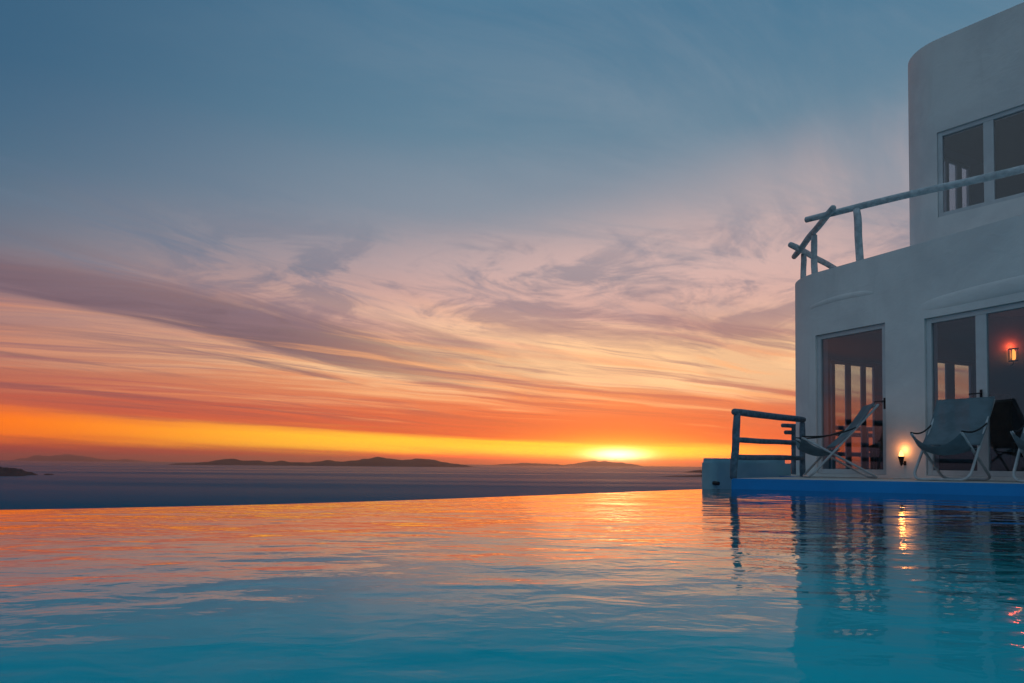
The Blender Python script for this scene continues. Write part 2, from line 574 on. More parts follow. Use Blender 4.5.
def boolean(o, cutters):
    for c in cutters:
        md = o.modifiers.new('cut', 'BOOLEAN'); md.operation = 'DIFFERENCE'; md.object = c; md.solver = 'EXACT'
        md.material_mode = 'TRANSFER'
    dg = bpy.context.evaluated_depsgraph_get()
    dg.update()
    me = bpy.data.meshes.new_from_object(o.evaluated_get(dg))
    o.modifiers.clear()
    old = o.data; o.data = me; me.name = old.name; bpy.data.meshes.remove(old)
    for c in cutters: bpy.data.objects.remove(c)


def wall_cutter(A, dr, s0, s1, z0, z1, depth=1.2, material=None, off=0.0):
    """box through a wall between s0 and s1 along it"""
    bm = bmesh.new()
    c = A + dr * (s0 + s1) / 2
    nrm = Vector((dr.y, -dr.x))
    c = c + nrm * off
    add_box(bm, (c.x, c.y, (z0 + z1) / 2), (s1 - s0, depth, z1 - z0), math.atan2(dr.y, dr.x))
    return link_mesh('cutter', bm, material or M_PLASTER)


# ------------------------------------------------------------------ sea, islands, hillside
SEA_Z = -70.0
bm = bmesh.new()
nr = 48
rad = [0.0, 400, 1500, 5000, 15000, 40000, 70000]
rings = []
for r_ in rad[1:]:
    rings.append([bm.verts.new((r_ * math.cos(k * math.tau / nr), r_ * math.sin(k * math.tau / nr), SEA_Z)) for k in range(nr)])
bm.faces.new(rings[0])
for i in range(len(rings) - 1):
    for k in range(nr):
        bm.faces.new((rings[i][k], rings[i][(k + 1) % nr], rings[i + 1][(k + 1) % nr], rings[i + 1][k]))
sea = struct(link_mesh('sea', bm, M_SEA))
if sea.data.polygons[0].normal.z < 0: sea.data.flip_normals()


def island(name, dist, az0, az1, prof, depth, seedv, px_m):
    """prof: ridge heights in metres at equal steps from the left end to the right end; az in degrees"""
    bm = bmesh.new()
    nu, nv = 110, 16
    grid = []
    for i in range(nu + 1):
        u = i / nu
        f = u * (len(prof) - 1); k = min(int(f), len(prof) - 2); w = f - k
        w = w * w * (3 - 2 * w)
        h = prof[k] * (1 - w) + prof[k + 1] * w
        a = R(az0 + (az1 - az0) * u)
        row = []
        for j in range(nv + 1):
            v = j / nv * 2 - 1
            dd = dist + depth * (v + 1) / 2 + depth * 0.12 * mnoise.noise((u * 6 + seedv, v * 2, 1))
            env = max(0.0, 1 - abs(v) ** 1.6)
            z = h * env * (1 + 0.30 * mnoise.fractal((u * 14 + seedv, v * 2.2, seedv), 1.0, 2.0, 4)) - (0.02 * h + 2) * (1 - env) - 1
            row.append(bm.verts.new((dd * math.sin(a), dd * math.cos(a), SEA_Z + z)))
        grid.append(row)
    for i in range(nu):
        for j in range(nv):
            bm.faces.new((grid[i][j], grid[i + 1][j], grid[i + 1][j + 1], grid[i][j + 1]))
    return struct(link_mesh(name, bm, M_ISLE, smooth=True))


def pxaz(x): return math.degrees(math.atan((x - 512) / 682.67))


def phgt(dist, x): return dist / 682.67 * math.cos(R(pxaz(x)))      # metres per pixel at that distance


k = phgt(14700, 320)
top = [0, 1.2, 1.6, 3.3, 4.8, 6.2, 4.8, 4.6, 3.4, 4.9, 3.6, 3.2, 4.6, 6.4, 4.6, 5.6, 8.0, 9.6, 8.6, 7.6, 8.0, 9.2, 7.8, 5.6, 3.6, 2.0, 0]
island('island', 14000, pxaz(166), pxaz(476), [t * k * 0.92 for t in top], 2500, 3.0, k)
k = phgt(3900, 15)
island('island', 3700, pxaz(-40), pxaz(41), [4.4 * k, 5.2 * k, 6.2 * k, 7 * k, 7.4 * k, 6 * k, 3 * k, 0], 420, 8.0, k)
island('island', 3500, pxaz(-45), pxaz(32), [2 * k, 2.4 * k, 2.6 * k, 2.4 * k, 1.8 * k, 0], 160, 5.0, k)
island('island', 3800, pxaz(43), pxaz(57), [0, 1.4 * k, 1.2 * k, 0], 60, 2.0, k)
k = phgt(58500, 60)
island('island', 56000, pxaz(10), pxaz(150), [0, 2.4 * k, 5 * k, 4.6 * k, 6 * k, 6.2 * k, 4 * k, 2 * k, 1.6 * k, 2.4 * k, 1.2 * k, 0], 5000, 11.0, k)
k = phgt(42000, 560)
island('island', 40000, pxaz(490), pxaz(572), [0, 1.4 * k, 2.4 * k, 2.2 * k, 1.4 * k, 0], 4000, 14.0, k)
k = phgt(58500, 600)
island('island', 56000, pxaz(560), pxaz(645), [0, 1.5 * k, 3.6 * k, 5 * k, 4.2 * k, 3.6 * k, 2 * k, 0], 4000, 17.0, k)
k = phgt(4600, 690)
island('headland', 4400, pxaz(655), pxaz(790), [0, 0.8 * k, 1.2 * k, 3.4 * k, 4.6 * k, 5.5 * k, 6.5 * k, 8 * k], 500, 21.0, k)
k = phgt(7500, 700)
island('headland', 7300, pxaz(680), pxaz(800), [0, 3 * k, 5.0 * k, 7 * k, 9 * k, 10 * k], 700, 23.0, k)

# hillside under the terraces, one sheet falling to the sea
bm = bmesh.new()
G = 64
gv = []
for i in range(G + 1):
    row = []
    for j in range(G + 1):
        # finer near the middle
        fx = (i / G * 2 - 1); fy = (j / G * 2 - 1)
        x = 330 * math.copysign(abs(fx) ** 1.8, fx) + 3
        y = 330 * math.copysign(abs(fy) ** 1.8, fy) + 3
        rr = math.hypot(x - 3, (y - 3))
        z = -2.2 - 0.40 * max(0, rr - 14) + 2.0 * mnoise.fractal((x * 0.03, y * 0.03, 4), 1.0, 2.0, 4) * min(1, max(0, (rr - 16) / 40))
        row.append(bm.verts.new((x, y, max(z, SEA_Z - 12))))
    gv.append(row)
for i in range(G):
    for j in range(G):
        bm.faces.new((gv[i][j], gv[i + 1][j], gv[i + 1][j + 1], gv[i][j + 1]))
struct(link_mesh('hillside', bm, M_HILL, smooth=True))

# ------------------------------------------------------------------ pool and deck
DECK_Z = 0.13
edge = [(-9.5, 0.6), (-6.5, 1.95), (-4.6, 2.78), (-2.72, 3.64), (-2.35, 3.82), (-2.01, 4.03), (-1.6, 4.28), (-1.16, 4.62), (-0.61, 5.10),
        (0.16, 5.87), (1.04, 6.76), (2.0, 7.72), (2.55, 8.27)]
# smooth the far edge
for _ in range(2):
    sm = [edge[0]]
    for a, b in zip(edge, edge[1:]):
        sm += [(a[0] * .75 + b[0] * .25, a[1] * .75 + b[1] * .25), (a[0] * .25 + b[0] * .75, a[1] * .25 + b[1] * .75)]
    edge = sm + [edge[-1]]
LC = Vector((2.72, 8.46))                    # deck corner by the railing post
DF = Vector((0.866, -0.50))                  # deck front runs this way
front_far = LC + DF * 11.0
inner = edge + [tuple(LC), tuple(front_far), (front_far.x, -5.0), (-9.5, -5.0)]
nE = len(edge)


def outward(i, dist):
    a = Vector(edge[max(i - 1, 0)]); b = Vector(edge[min(i + 1, nE - 1)])
    t_ = (b - a).normalized()
    return Vector(edge[i]) + Vector((-t_.y, t_.x)) * dist


bm = bmesh.new()
BOT = -1.35
lo = [bm.verts.new((x, y, BOT)) for x, y in inner]
hi = [bm.verts.new((x, y, -0.006 if i < nE + 2 else 0.12)) for i, (x, y) in enumerate(inner)]
bf = bm.faces.new(lo); bf.material_index = 1
for i in range(len(inner)):
    j = (i + 1) % len(inner)
    bm.faces.new((lo[i], lo[j], hi[j], hi[i]))
ou = [bm.verts.new((*outward(i, 0.18), -0.006)) for i in range(nE)]
od = [bm.verts.new((*outward(i, 0.18), -3.2)) for i in range(nE)]
for i in range(nE - 1):
    bm.faces.new((hi[i], hi[i + 1], ou[i + 1], ou[i])); bm.faces.new((ou[i], ou[i + 1], od[i + 1], od[i]))
basin = link_mesh('pool_basin', bm, [M_POOL, M_FLOORPOOL])
struct(basin)

bm = bmesh.new()
wp = [tuple(outward(i, 0.172)) for i in range(nE)] + [(LC.x + 0.004, LC.y - 0.008), (front_far.x, front_far.y), (front_far.x, -5.0), (-9.5, -5.0)]
bm.faces.new([bm.verts.new((x, y, 0.0)) for x, y in wp])
water = struct(link_mesh('pool_water', bm, M_WATER))
if water.data.polygons[0].normal.z < 0: water.data.flip_normals()

# paved deck between pool and house: blue upstand to the pool, stone on top
bm = bmesh.new()
deck_poly = [tuple(LC + Vector((0.002, 0.006))), tuple(front_far + Vector((0.002, 0.006))), (13.5, 3.5), (13.5, 17.6), (5.2, 13.95), (4.55, 12.2), (4.5, 10.62)]
t = prism(bm, deck_poly, -2.6, DECK_Z)
bmesh.ops.bevel(bm, geom=[e for e in t.edges], offset=0.012, segments=2, affect='EDGES')
bm.faces.ensure_lookup_table()
for f in bm.faces: f.material_index = 0 if f.normal.z > 0.3 else 1
deck = link_mesh('pool_deck', bm, [M_STONE, M_POOL])
struct(deck)

# low whitewashed wall beyond the deck
bm = bmesh.new()
poly = round_poly([(3.10, 10.50), (4.80, 11.75), (4.63, 12.05), (2.98, 10.80)], [0.1, 0, 0, 0.1], 5)
t = prism(bm, poly, -3.0, 0.405)
bmesh.ops.bevel(bm, geom=[e for e in t.edges], offset=0.07, segments=4, affect='EDGES')
gw = autosmooth(link_mesh('garden_wall', bm, M_TEAL), 50)
tag(gw, 'low blue-grey painted wall with rounded top beyond the pool edge, behind the deck railing', 'wall')

# ------------------------------------------------------------------ villa
A1 = Vector((4.64, 11.0)); D1 = Vector((0.53, -1.0)).normalized()
A2 = Vector((6.2, 10.69)); D2 = Vector((0.81, -1.0)).normalized()
villa = empty('villa', (5.5, 10.5, DECK_Z))
tag(villa, 'two-storey whitewashed villa with rounded corners, glazed doors and a stepped-back upper floor', 'house')


def keep_world(o, parent):
    bpy.context.view_layer.update()
    o.parent = parent
    o.matrix_parent_inverse = parent.matrix_world.inverted()
    return o


P0 = A1 + D1 * -0.15
P1 = A1 + D1 * 5.3
g_poly = [tuple(P0), tuple(P1), (12.8, 6.8), (12.8, 16.2), (5.62, 12.95)]
g_round = round_poly(g_poly, [0.9, 0.4, 0.4, 0.4, 0.35], 14)
ROOF_Z = 3.36
bm = bmesh.new()
t = prism(bm, g_round, DECK_Z + 0.003, ROOF_Z)
bmesh.ops.bevel(bm, geom=[e for e in t.edges], offset=0.32, segments=10, affect='EDGES', profile=0.5)
ground = link_mesh('ground_floor_wall', bm, M_PLASTER)
bm = bmesh.new()
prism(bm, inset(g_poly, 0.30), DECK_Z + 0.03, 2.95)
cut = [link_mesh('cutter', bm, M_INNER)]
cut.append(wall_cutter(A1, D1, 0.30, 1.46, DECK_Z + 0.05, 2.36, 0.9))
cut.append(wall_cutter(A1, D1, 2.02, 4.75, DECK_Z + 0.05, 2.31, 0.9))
# openings of the glazed back wall, looking out to the sea
BB = Vector((5.62, 12.95)); BD = (Vector((12.8, 16.2)) - BB).normalized()
back_open = []


def ray_s(px_, A, dr):
    """where a sight line from the pool at this bearing meets a wall: distance along it"""
    k_ = (px_ - 512) / 682.67
    return (k_ * A.y - A.x) / (dr.x - k_ * dr.y)


for strips, z1, lat in ((((833, 844), (849, 859.5), (864, 871.5)), 2.34, 0.40), (((936, 944.5), (953, 968.5)), 2.58, 0.52)):
    s0 = ray_s(strips[0][0], BB, BD) - lat
    s1 = ray_s(strips[-1][1], BB, BD) + 0.06
    mull = [(ray_s(p[1], BB, BD), ray_s(q[0], BB, BD)) for p, q in zip(strips, strips[1:])]
    m0 = ray_s(strips[0][0], BB, BD)
    if m0 - s0 > 0.2: mull.insert(0, (m0 - 0.09, m0))
    back_open.append((s0, s1, z1, mull))
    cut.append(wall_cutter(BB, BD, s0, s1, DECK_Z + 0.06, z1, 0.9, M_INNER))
boolean(ground, cut)
autosmooth(ground, 40)
keep_world(ground, villa)

# upper storey
g2 = [tuple(A2 + D2 * -0.27), tuple(A2 + D2 * 5.2), (12.2, 9.0), (12.2, 14.2)]
UL = (Vector((12.2, 14.2)) - Vector(g2[0])).normalized()
g2r = round_poly(g2, [0.64, 0.7, 0.7, 0.7], 14)
TOP_Z = 6.9
bm = bmesh.new()
t = prism(bm, g2r, ROOF_Z - 0.02, TOP_Z)
bmesh.ops.bevel(bm, geom=[e for e in t.edges], offset=0.6, segments=12, affect='EDGES', profile=0.5)
upper = link_mesh('upper_floor_wall', bm, M_PLASTER)
bm = bmesh.new()
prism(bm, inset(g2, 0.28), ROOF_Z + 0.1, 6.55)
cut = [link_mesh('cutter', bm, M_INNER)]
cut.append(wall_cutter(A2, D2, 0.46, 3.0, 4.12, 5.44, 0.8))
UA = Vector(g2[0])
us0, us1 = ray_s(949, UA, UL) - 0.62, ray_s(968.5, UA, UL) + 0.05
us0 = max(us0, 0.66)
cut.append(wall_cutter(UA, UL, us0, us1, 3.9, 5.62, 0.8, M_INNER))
boolean(upper, cut)
autosmooth(upper, 40)
keep_world(upper, villa)


def glazed(name, A, dr, s0, s1, z0, z1, mull, rec, parent, w=0.07, dep=0.07, sill=False):
    """a frame with mullions set back in its opening, and one pane per light"""
    nrm = Vector((dr.y, -dr.x))
    if nrm.dot(-A) < 0: nrm = -nrm
    ang = math.atan2(dr.y, dr.x)
    fr = empty(name, (*(A + dr * (s0 + s1) / 2 - nrm * rec), z0), ang)
    fr.parent = parent
    bpy.context.view_layer.update()
    fr.matrix_parent_inverse = parent.matrix_world.inverted()
    L, Hh = s1 - s0, z1 - z0
    bm = bmesh.new()
    add_box(bm, (-L / 2 + w / 2, 0, Hh / 2), (w, dep, Hh), 0, 0.006)
    add_box(bm, (L / 2 - w / 2, 0, Hh / 2), (w, dep, Hh), 0, 0.006)
    add_box(bm, (0, 0.001, Hh - w / 2), (L - 2 * w + 0.006, dep - 0.006, w), 0, 0.006)
    add_box(bm, (0, 0.001, w / 2), (L - 2 * w + 0.006, dep - 0.006, w), 0, 0.006)
    edges = [-L / 2 + w]
    for m0, m1 in mull:
        c = (m0 + m1) / 2 - (s0 + s1) / 2
        add_box(bm, (c, 0.002, Hh / 2), (m1 - m0, dep - 0.012, Hh - 2 * w + 0.006), 0, 0.006)
        edges += [c - (m1 - m0) / 2, c + (m1 - m0) / 2]
    edges.append(L / 2 - w)
    link_mesh('frame', bm, M_FRAME, fr)
    if name == 'patio_door':
        for hx in ([L / 2 - w / 2] if not mull else [(mull[0][0] + mull[0][1]) / 2 - (s0 + s1) / 2]):
            side = -1 if (Vector((-math.sin(ang), math.cos(ang))).dot(nrm) < 0) else 1
            bm = bmesh.new()
            add_box(bm, (hx, side * (dep / 2 + 0.004), 1.02), (0.03, 0.008, 0.16), 0, 0.002)
            add_tube(bm, [(hx, side * (dep / 2 + 0.008), 1.05), (hx, side * (dep / 2 + 0.05), 1.05), (hx - 0.02, side * (dep / 2 + 0.055), 1.05), (hx - 0.12, side * (dep / 2 + 0.055), 1.048)], 0.009, 8)
            link_mesh('handle', bm, M_METAL, fr)
    for a, b in zip(edges[::2], edges[1::2]):
        bm = bmesh.new()
        add_box(bm, ((a + b) / 2, 0, Hh / 2), (b - a + 0.01, 0.010, Hh - 2 * w + 0.01))
        link_mesh('glass_pane', bm, M_GLASS, fr)
    return fr


d1 = glazed('patio_door', A1, D1, 0.302, 1.458, DECK_Z + 0.052, 2.358, [], 0.07, villa)
d1['label'] = 'single narrow glazed patio door nearest the corner'
d2 = glazed('patio_door', A1, D1, 2.022, 4.748, DECK_Z + 0.052, 2.308, [(2.645, 2.775), (3.7, 3.82)], 0.07, villa)
d2['label'] = 'wide patio door of several panes'
w1 = glazed('window', A2, D2, 0.462, 2.998, 4.122, 5.438, [(1.06, 1.19), (2.0, 2.12)], 0.06, villa, 0.065)
for s0, s1, z1, mull in back_open:
    glazed('back_window', BB, BD, s0 + 0.002, s1 - 0.002, DECK_Z + 0.062, z1 - 0.002, mull, -0.05, villa, 0.055, 0.05)


um = [(ray_s(949, UA, UL) - 0.08, ray_s(949, UA, UL)), (ray_s(957, UA, UL), ray_s(962, UA, UL))]
glazed('back_window', UA, UL, us0 + 0.002, us1 - 0.002, 3.902, 5.618, um, -0.05, villa, 0.05, 0.05)


def swelling(name, A, dr, s0, s1, z, hh, dep, parent):
    """soft moulded plaster hood standing out of the wall"""
    nrm = Vector((dr.y, -dr.x))
    if nrm.dot(-A) < 0: nrm = -nrm
    bm = bmesh.new()
    nu, nv = 40, 10
    rows = []
    for i in range(nu + 1):
        u = i / nu * 2 - 1
        e = max(0.0, 1 - abs(u) ** 4) ** 0.5
        row = []
        for j in range(nv + 1):
            a = -math.pi / 2 + math.pi * j / nv
            s = (s0 + s1) / 2 + u * (s1 - s0) / 2
            q = A + dr * s + nrm * (dep * e * math.cos(a) - 0.01)
            zz = z + hh * math.sin(a) * (0.35 + 0.65 * e) + 0.05 * (1 - u * u)
            row.append(bm.verts.new((q.x, q.y, zz)))
        rows.append(row)
    for i in range(nu):
        for j in range(nv):
            bm.faces.new((rows[i][j], rows[i + 1][j], rows[i + 1][j + 1], rows[i][j + 1]))
    o = link_mesh(name, bm, M_PLASTER, smooth=True)
    return keep_world(o, parent)


swelling('hood_moulding', A1, D1, 0.20, 1.35, 2.82, 0.05, 0.018, villa)
swelling('hood_moulding', A1, D1, 1.90, 5.0, 2.47, 0.11, 0.026, villa)

# interior: floor, cross wall with the lamp
bm = bmesh.new()
prism(bm, inset(g_poly, 0.302), DECK_Z + 0.005, DECK_Z + 0.034)
keep_world(link_mesh('interior_floor', bm, M_FLOOR), villa)
bm = bmesh.new()
prism(bm, [(8.35, 12.0), (12.45, 11.2), (12.45, 11.4), (8.38, 12.2)], DECK_Z + 0.036, 2.948)
keep_world(link_mesh('partition_wall', bm, M_PART), villa)


# ------------------------------------------------------------------ lamps
def point(name, loc, power, col, rad_, parent):
    l = bpy.data.lights.new(name, 'POINT'); l.energy = power; l.color = col; l.shadow_soft_size = rad_
    o = bpy.data.objects.new(name, l); COL.objects.link(o); o.location = loc; o.parent = parent
    return o


def lathe(bm, prof, seg=20):
    rings = []
    for r_, z_ in prof:
        rings.append([bm.verts.new((r_ * math.cos(k_ * math.tau / seg), r_ * math.sin(k_ * math.tau / seg), z_)) for k_ in range(seg)])
    for i in range(len(rings) - 1):
        for k_ in range(seg):
            bm.faces.new((rings[i][k_], rings[i][(k_ + 1) % seg], rings[i + 1][(k_ + 1) % seg], rings[i + 1][k_]))
    bm.faces.new(rings[0]); bm.faces.new(rings[-1])


n1 = Vector((D1.y, -D1.x))
if n1.dot(-A1) < 0: n1 = -n1
tp = A1 + D1 * 1.735 + n1 * 0.085
torch = empty('wall_lamp', (tp.x, tp.y, 0.31), math.atan2(n1.y, n1.x))
tag(torch, 'small cup-shaped uplight glowing orange low on the white wall between the two patio doors', 'lamp')
bm = bmesh.new()
lathe(bm, [(0.012, 0.0), (0.018, 0.01), (0.03, 0.05), (0.052, 0.115), (0.056, 0.118), (0.054, 0.128), (0.046, 0.128), (0.026, 0.06)])
bmesh.ops.scale(bm, vec=(0.75, 0.75, 1.0), verts=bm.verts[:])
link_mesh('cup', bm, M_METAL, torch, True)
bm = bmesh.new()
add_tube(bm, [(-0.083, 0, 0.03), (-0.04, 0, 0.028), (-0.008, 0, 0.035)], 0.009, 8)
add_box(bm, (-0.081, 0, 0.035), (0.008, 0.035, 0.06), 0, 0.002)
link_mesh('bracket', bm, M_METAL, torch)
bm = bmesh.new()
lathe(bm, [(0.012, 0.09), (0.026, 0.12), (0.030, 0.145), (0.024, 0.18), (0.010, 0.205), (0.002, 0.215)], 16)
link_mesh('flame', bm, M_FLAME, torch, True)
point('lamp_light', (-0.015, 0, 0.22), 1.3, (1.0, 0.30, 0.07), 0.03, torch)

# sconce on the partition inside
cd = (Vector((12.45, 11.2)) - Vector((8.35, 12.0))).normalized()
kx = (1012 - 512) / 682.67
ss = (kx * 12.0 - 8.35) / (cd.x - kx * cd.y)
cp = Vector((8.35, 12.0)) + cd * ss + Vector((cd.y, -cd.x)) * 0.10
lant = empty('wall_lantern', (cp.x, cp.y, 2.16), math.atan2(-cd.x, cd.y))
tag(lant, 'small lantern glowing orange on the interior wall behind the wide patio door', 'lamp')
bm = bmesh.new()
add_box(bm, (0, 0, 0.0), (0.11, 0.11, 0.02), 0, 0.004)
add_box(bm, (0, 0, 0.21), (0.12, 0.12, 0.02), 0, 0.004)
for sx in (-1, 1):
    for sy in (-1, 1):
        add_box(bm, (sx * 0.047, sy * 0.047, 0.105), (0.010, 0.010, 0.196))
link_mesh('cage', bm, M_METAL, lant)
bm = bmesh.new()
add_tube(bm, [(-0.097, 0, -0.06), (-0.06, 0, -0.07), (-0.01, 0, -0.05), (0, 0, -0.011)], 0.010, 8)
link_mesh('bracket', bm, M_METAL, lant)
bm = bmesh.new()
lathe(bm, [(0.02, 0.012), (0.034, 0.04), (0.038, 0.10), (0.034, 0.16), (0.015, 0.198)], 16)
link_mesh('bulb', bm, M_BULB, lant, True)
point('lantern_light', (-0.035, 0, 0.26), 2.2, (1.0, 0.09, 0.025), 0.04, lant)


# ------------------------------------------------------------------ railings
def post(name, parent, a, b, r, m):
    bm = bmesh.new(); rustic(bm, a, b, r)
    return link_mesh(name, bm, m, parent, True)


rl = empty('railing', (2.83, 8.58, DECK_Z))
tag(rl, 'blue-grey wooden railing of three rails on the near left corner of the pool deck', 'railing')
Rv = lambda x, y, z: (x - 2.83, y - 8.58, z - DECK_Z)
PA = (2.82, 8.60); PB = (4.47, 10.50)
bm = bmesh.new(); rustic(bm, Rv(PA[0] - 0.03, PA[1], DECK_Z - 0.01), Rv(PA[0] + 0.02, PA[1], 0.955), 0.047); link_mesh('post', bm, M_POLE, rl, True)
bm = bmesh.new(); rustic(bm, Rv(PB[0], PB[1], DECK_Z - 0.01), Rv(PB[0], PB[1], 0.97), 0.044); link_mesh('post', bm, M_POLE, rl, True)
for z0, z1, r_, e0, e1 in ((0.965, 1.01, 0.047, -0.05, 0.06), (0.615, 0.645, 0.036, 0.0, 0.0), (0.40, 0.415, 0.036, 0.0, 0.0)):
    dv = (Vector(PB) - Vector(PA)).normalized()
    a = Vector(PA) + dv * e0; b = Vector(PB) + dv * e1
    bm = bmesh.new(); rustic(bm, Rv(a.x, a.y, z0), Rv(b.x, b.y, z1), r_, 9); link_mesh('rail', bm, M_POLE, rl, True)

rr_ = empty('railing', (4.9, 11.2, ROOF_Z))
tag(rr_, 'crooked whitewashed pole railing along the edge of the roof terrace', 'railing')
Uv = lambda x, y, z: (x - 4.9, y - 11.2, z - ROOF_Z)
for a, b, r_ in (((4.74, 10.99, 4.30), (8.6, 7.25, 4.30), 0.052), ((4.97, 10.50, 4.32), (5.37, 12.95, 4.30), 0.055), ((5.00, 12.22, 4.30), (7.0, 14.15, 4.30), 0.055)):
    bm = bmesh.new(); rustic(bm, Uv(*a), Uv(*b), r_, 12, 0.03); link_mesh('rail', bm, M_POLE2, rr_, True)
for x, y, r_, lean in ((5.33, 10.42, 0.055, -0.04), (5.17, 11.62, 0.052, 0.0), (5.42, 12.66, 0.052, 0.01), (7.6, 8.22, 0.055, 0.0), (6.7, 13.86, 0.05, 0.0)):
    bm = bmesh.new(); rustic(bm, Uv(x - lean * 0.5, y, ROOF_Z - 0.04), Uv(x + lean, y, 4.28), r_, 7, 0.02); link_mesh('post', bm, M_POLE2, rr_, True)

br = empty('railing', (5.25, 13.45, DECK_Z))
tag(br, 'wooden railing behind the villa with two rail ends poking out past its corner', 'railing')
Bv = lambda p, z: (p.x - 5.25, p.y - 13.45, z - DECK_Z)
b0 = Vector((5.35, 13.52)); bd = (Vector((12.8, 16.9)) - b0).normalized()
for z, e in ((1.10, 0.0), (0.965, 0.08), (0.55, 0.36)):
    bm = bmesh.new(); rustic(bm, Bv(b0 + bd * e, z), Bv(b0 + bd * 7.0, z), 0.045, 12); link_mesh('rail', bm, M_POLE, br, True)
for s in (0.32, 2.4, 4.6, 6.8):
    q = b0 + bd * s
    bm = bmesh.new(); rustic(bm, Bv(q, DECK_Z - 0.01), Bv(q, 1.12), 0.05); link_mesh('post', bm, M_POLE, br, True)


# ------------------------------------------------------------------ sling chairs
def make_chair():
    root = empty('deck_chair')
    hw = 0.30
    rt = 0.016
    # frame one: front foot bar up and back to the top bar
    def uframe(foot, top, w, topbar):
        bm = bmesh.new()
        fx, fz = foot; tx, tz = top
        pts = []
        def along(s, y): return (fx + (tx - fx) * s, y, fz + (tz - fz) * s)
        n = 6
        pts.append(along(1, -w)); pts.append(along(0.5, -w)); pts.append(along(0.10, -w))
        for k_ in range(1, n):
            a = math.pi / 2 * k_ / n
            p = along(0.10 * (1 - math.sin(a)), 0)
            pts.append((p[0], -w + 0.09 * (1 - math.cos(a)), p[2]))
        pts.append((fx, -w + 0.09, fz)); pts.append((fx, w - 0.09, fz))
        for k_ in range(n - 1, 0, -1):
            a = math.pi / 2 * k_ / n
            p = along(0.10 * (1 - math.sin(a)), 0)
            pts.append((p[0], w - 0.09 * (1 - math.cos(a)), p[2]))
        pts.append(along(0.10, w)); pts.append(along(0.5, w)); pts.append(along(1, w))
        add_tube(bm, pts, rt, 10)
        if topbar: add_tube(bm, [(tx, -w, tz), (tx, w, tz)], rt * 0.9, 10)
        return bm
    link_mesh('back_frame', uframe((0.40, rt), (-0.46, 1.0), hw, True), M_TUBE, root, True)
    link_mesh('seat_frame', uframe((-0.46, rt), (0.50, 0.56), hw - 0.035, False), M_TUBE, root, True)
    # back cloth
    def cloth(prof, w0, w1, sag, thick, name):
        bm = bmesh.new()
        nu, nv = len(prof) - 1, 14
        layers = []
        for sgn in (0, 1):
            rows = []
            for i, (x, z, sg) in enumerate(prof):
                row = []
                for j in range(nv + 1):
                    v = j / nv * 2 - 1
                    w = w0 + (w1 - w0) * i / nu
                    row.append(bm.verts.new((x - thick * 0.7 * sgn, v * w, z - sg * (1 - v * v) - thick * sgn)))
                rows.append(row)
            layers.append(rows)
        A_, B_ = layers
        for i in range(nu):
            for j in range(nv):
                bm.faces.new((A_[i][j], A_[i + 1][j], A_[i + 1][j + 1], A_[i][j + 1]))
                bm.faces.new((B_[i][j], B_[i][j + 1], B_[i + 1][j + 1], B_[i + 1][j]))
        for i in range(nu):
            for j in (0, nv):
                bm.faces.new((A_[i][j], A_[i + 1][j], B_[i + 1][j], B_[i][j]))
        for j in range(nv):
            for i in (0, nu):
                bm.faces.new((A_[i][j], A_[i][j + 1], B_[i][j + 1], B_[i][j]))
        return link_mesh(name, bm, M_CANVAS, root, True)
    back = []
    for i in range(17):
        s = i / 16
        x = -0.45 + 0.50 * s; z = 1.02 - 0.60 * s
        bow = 0.05 * math.sin(math.pi * s)
        back.append((x - bow * 0.4 + 0.035, z - bow * 0.6 + 0.012, 0.02 * math.sin(math.pi * s)))
    cloth(back, hw + 0.02, hw + 0.014, 0, 0.006, 'back_sling')
    seat = []
    for i in range(17):
        s = i / 16
        x = 0.02 + 0.49 * s
        z = 0.40 + 0.165 * s ** 1.6 - 0.05 * math.sin(math.pi * s)
        seat.append((x, z, 0.03 + 0.13 * s))
    cloth(seat, hw - 0.02, hw - 0.035, 0, 0.006, 'seat_sling')
    for sy in (-1, 1):
        bm = bmesh.new()
        pts = []
        for i in range(9):
            s = i / 8
            pts.append((0.50 - 0.70 * s, sy * (hw - 0.03 + 0.035 * s), 0.575 + 0.125 * s - 0.10 * math.sin(math.pi * s) * 0.5))
        add_tube(bm, pts, 0.010, 8)
        link_mesh('arm_strap', bm, M_ARM, root, True)
    return root


def copy_tree(o, parent=None):
    c = o.copy(); COL.objects.link(c); c.parent = parent
    for ch in o.children: copy_tree(ch, c)
    return c


chair = make_chair()
CG = 'canvas sling chairs on the pool deck'
face = math.atan2(-0.468, -0.884)
spots = [((4.58, 9.62), R(166), 'blue-grey canvas sling chair seen side-on before the single narrow patio door'),
         ((5.36, 8.30), R(218), 'blue-grey canvas sling chair with its empty seat towards the pool, beside the glowing lamp'),
         ((6.06, 7.62), R(219), 'blue-grey canvas sling chair cut off by the right edge of the photo')]
for i, ((x, y), rz, lab) in enumerate(spots):
    o = chair if i == 0 else copy_tree(chair)
    o.location = (x, y, DECK_Z); o.rotation_euler = (0, 0, rz)
    tag(o, lab, 'chair', CG)


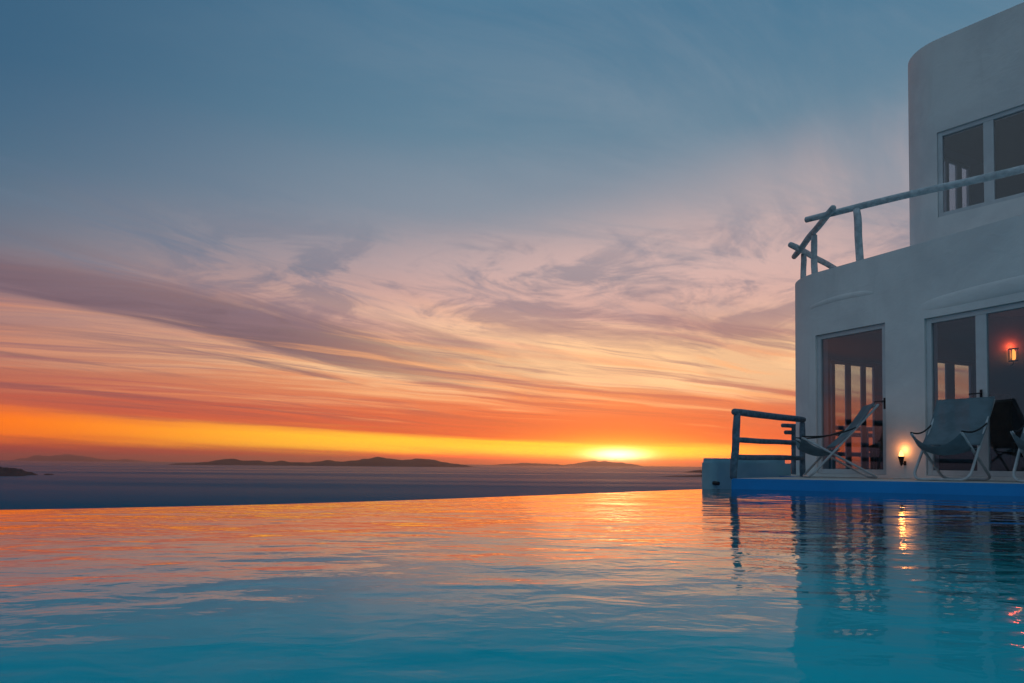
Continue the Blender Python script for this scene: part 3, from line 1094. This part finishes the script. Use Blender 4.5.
# ------------------------------------------------------------------ brown chairs and sofa inside the glass
def brown_chair():
    root = empty('armchair')
    bm = bmesh.new()
    # slightly flared solid back
    v0 = [(-0.25, -0.21, 0.40), (-0.25, 0.21, 0.40), (-0.34, 0.26 - 0.05, 1.08), (-0.34, -0.21, 1.08)]
    f = bm.faces.new([bm.verts.new(p) for p in v0])
    ex = bmesh.ops.extrude_face_region(bm, geom=[f])
    bmesh.ops.translate(bm, vec=(0.06, 0, 0.01), verts=[g for g in ex['geom'] if isinstance(g, bmesh.types.BMVert)])
    bmesh.ops.bevel(bm, geom=bm.edges[:], offset=0.015, segments=2, affect='EDGES')
    link_mesh('backrest', bm, M_BROWN, root)
    bm = bmesh.new(); add_box(bm, (0.0, 0, 0.42), (0.50, 0.50, 0.10), 0, 0.02); link_mesh('seat', bm, M_BROWN, root)
    for sx in (-0.21, 0.21):
        for sy in (-0.21, 0.21):
            bm = bmesh.new(); add_tube(bm, [(sx, sy, 0), (sx, sy, 0.38)], [0.018, 0.024], 10); link_mesh('leg', bm, M_BROWN, root, True)
    return root


bc = brown_chair()
bc.location = (6.50, 9.16, DECK_Z + 0.035); bc.rotation_euler = (0, 0, face + math.pi + R(20))
tag(bc, 'dark brown chair inside the room behind the canvas chair by the glowing lamp', 'chair', 'brown chairs inside the villa')
b2 = copy_tree(bc)
b2.location = (5.82, 10.55, DECK_Z + 0.035); b2.rotation_euler = (0, 0, face + math.pi + R(40))
tag(b2, 'dark brown chair inside the room behind the single narrow patio door', 'chair', 'brown chairs inside the villa')

sofa = empty('sofa', (7.4, 10.6, DECK_Z + 0.035), R(-8))
tag(sofa, 'low dark navy sofa inside the room behind the wide patio door', 'sofa')
bm = bmesh.new(); add_box(bm, (0, 0, 0.20), (1.9, 0.8, 0.28), 0, 0.03); link_mesh('seat', bm, M_SOFA, sofa)
bm = bmesh.new(); add_box(bm, (0, 0.34, 0.42), (1.9, 0.16, 0.34), 0, 0.04); link_mesh('backrest', bm, M_SOFA, sofa)
for sx in (-0.86, 0.86):
    bm = bmesh.new(); add_box(bm, (sx, -0.02, 0.40), (0.18, 0.74, 0.20), 0, 0.04); link_mesh('armrest', bm, M_SOFA, sofa)
for sx in (-0.8, 0.8):
    for sy in (-0.3, 0.3):
        bm = bmesh.new(); add_tube(bm, [(sx, sy, 0), (sx, sy, 0.07)], 0.025, 10); link_mesh('foot', bm, M_METAL, sofa)

# small dark stub standing in for the shaded nook by the deck corner
bm = bmesh.new()
add_tube(bm, [(0, 0, 0), (0.0, -0.10, -0.006)], 0.03, 12)
nook_obj = link_mesh('shade_stub', bm, M_METAL)
nook_obj.location = (3.12, 10.57, 0.02); nook_obj.rotation_euler = (0, 0, R(35))
tag(nook_obj, 'short dark stub in place of the shaded nook at the foot of the low blue-grey wall beside the deck corner', 'stand-in')

# ------------------------------------------------------------------ haze over the sea
HAZE = True
if HAZE:
    bm = bmesh.new()
    add_box(bm, (0, 0, (SEA_Z - 13.5 + 480) / 2), (150000, 150000, 480 - SEA_Z + 13.5))
    hz = link_mesh('haze', bm, bpy.data.materials.new('haze'))
    hz['kind'] = 'stuff'
    m = hz.data.materials[0]; m.use_nodes = True
    t = m.node_tree; t.nodes.clear()
    o = t.nodes.new('ShaderNodeOutputMaterial'); v = t.nodes.new('ShaderNodeVolumePrincipled')
    v.inputs['Color'].default_value = (0.86, 0.80, 0.84, 1)
    v.inputs['Density'].default_value = 2.5e-5
    v.inputs['Anisotropy'].default_value = 0.88
    t.links.new(v.outputs[0], o.inputs['Volume'])
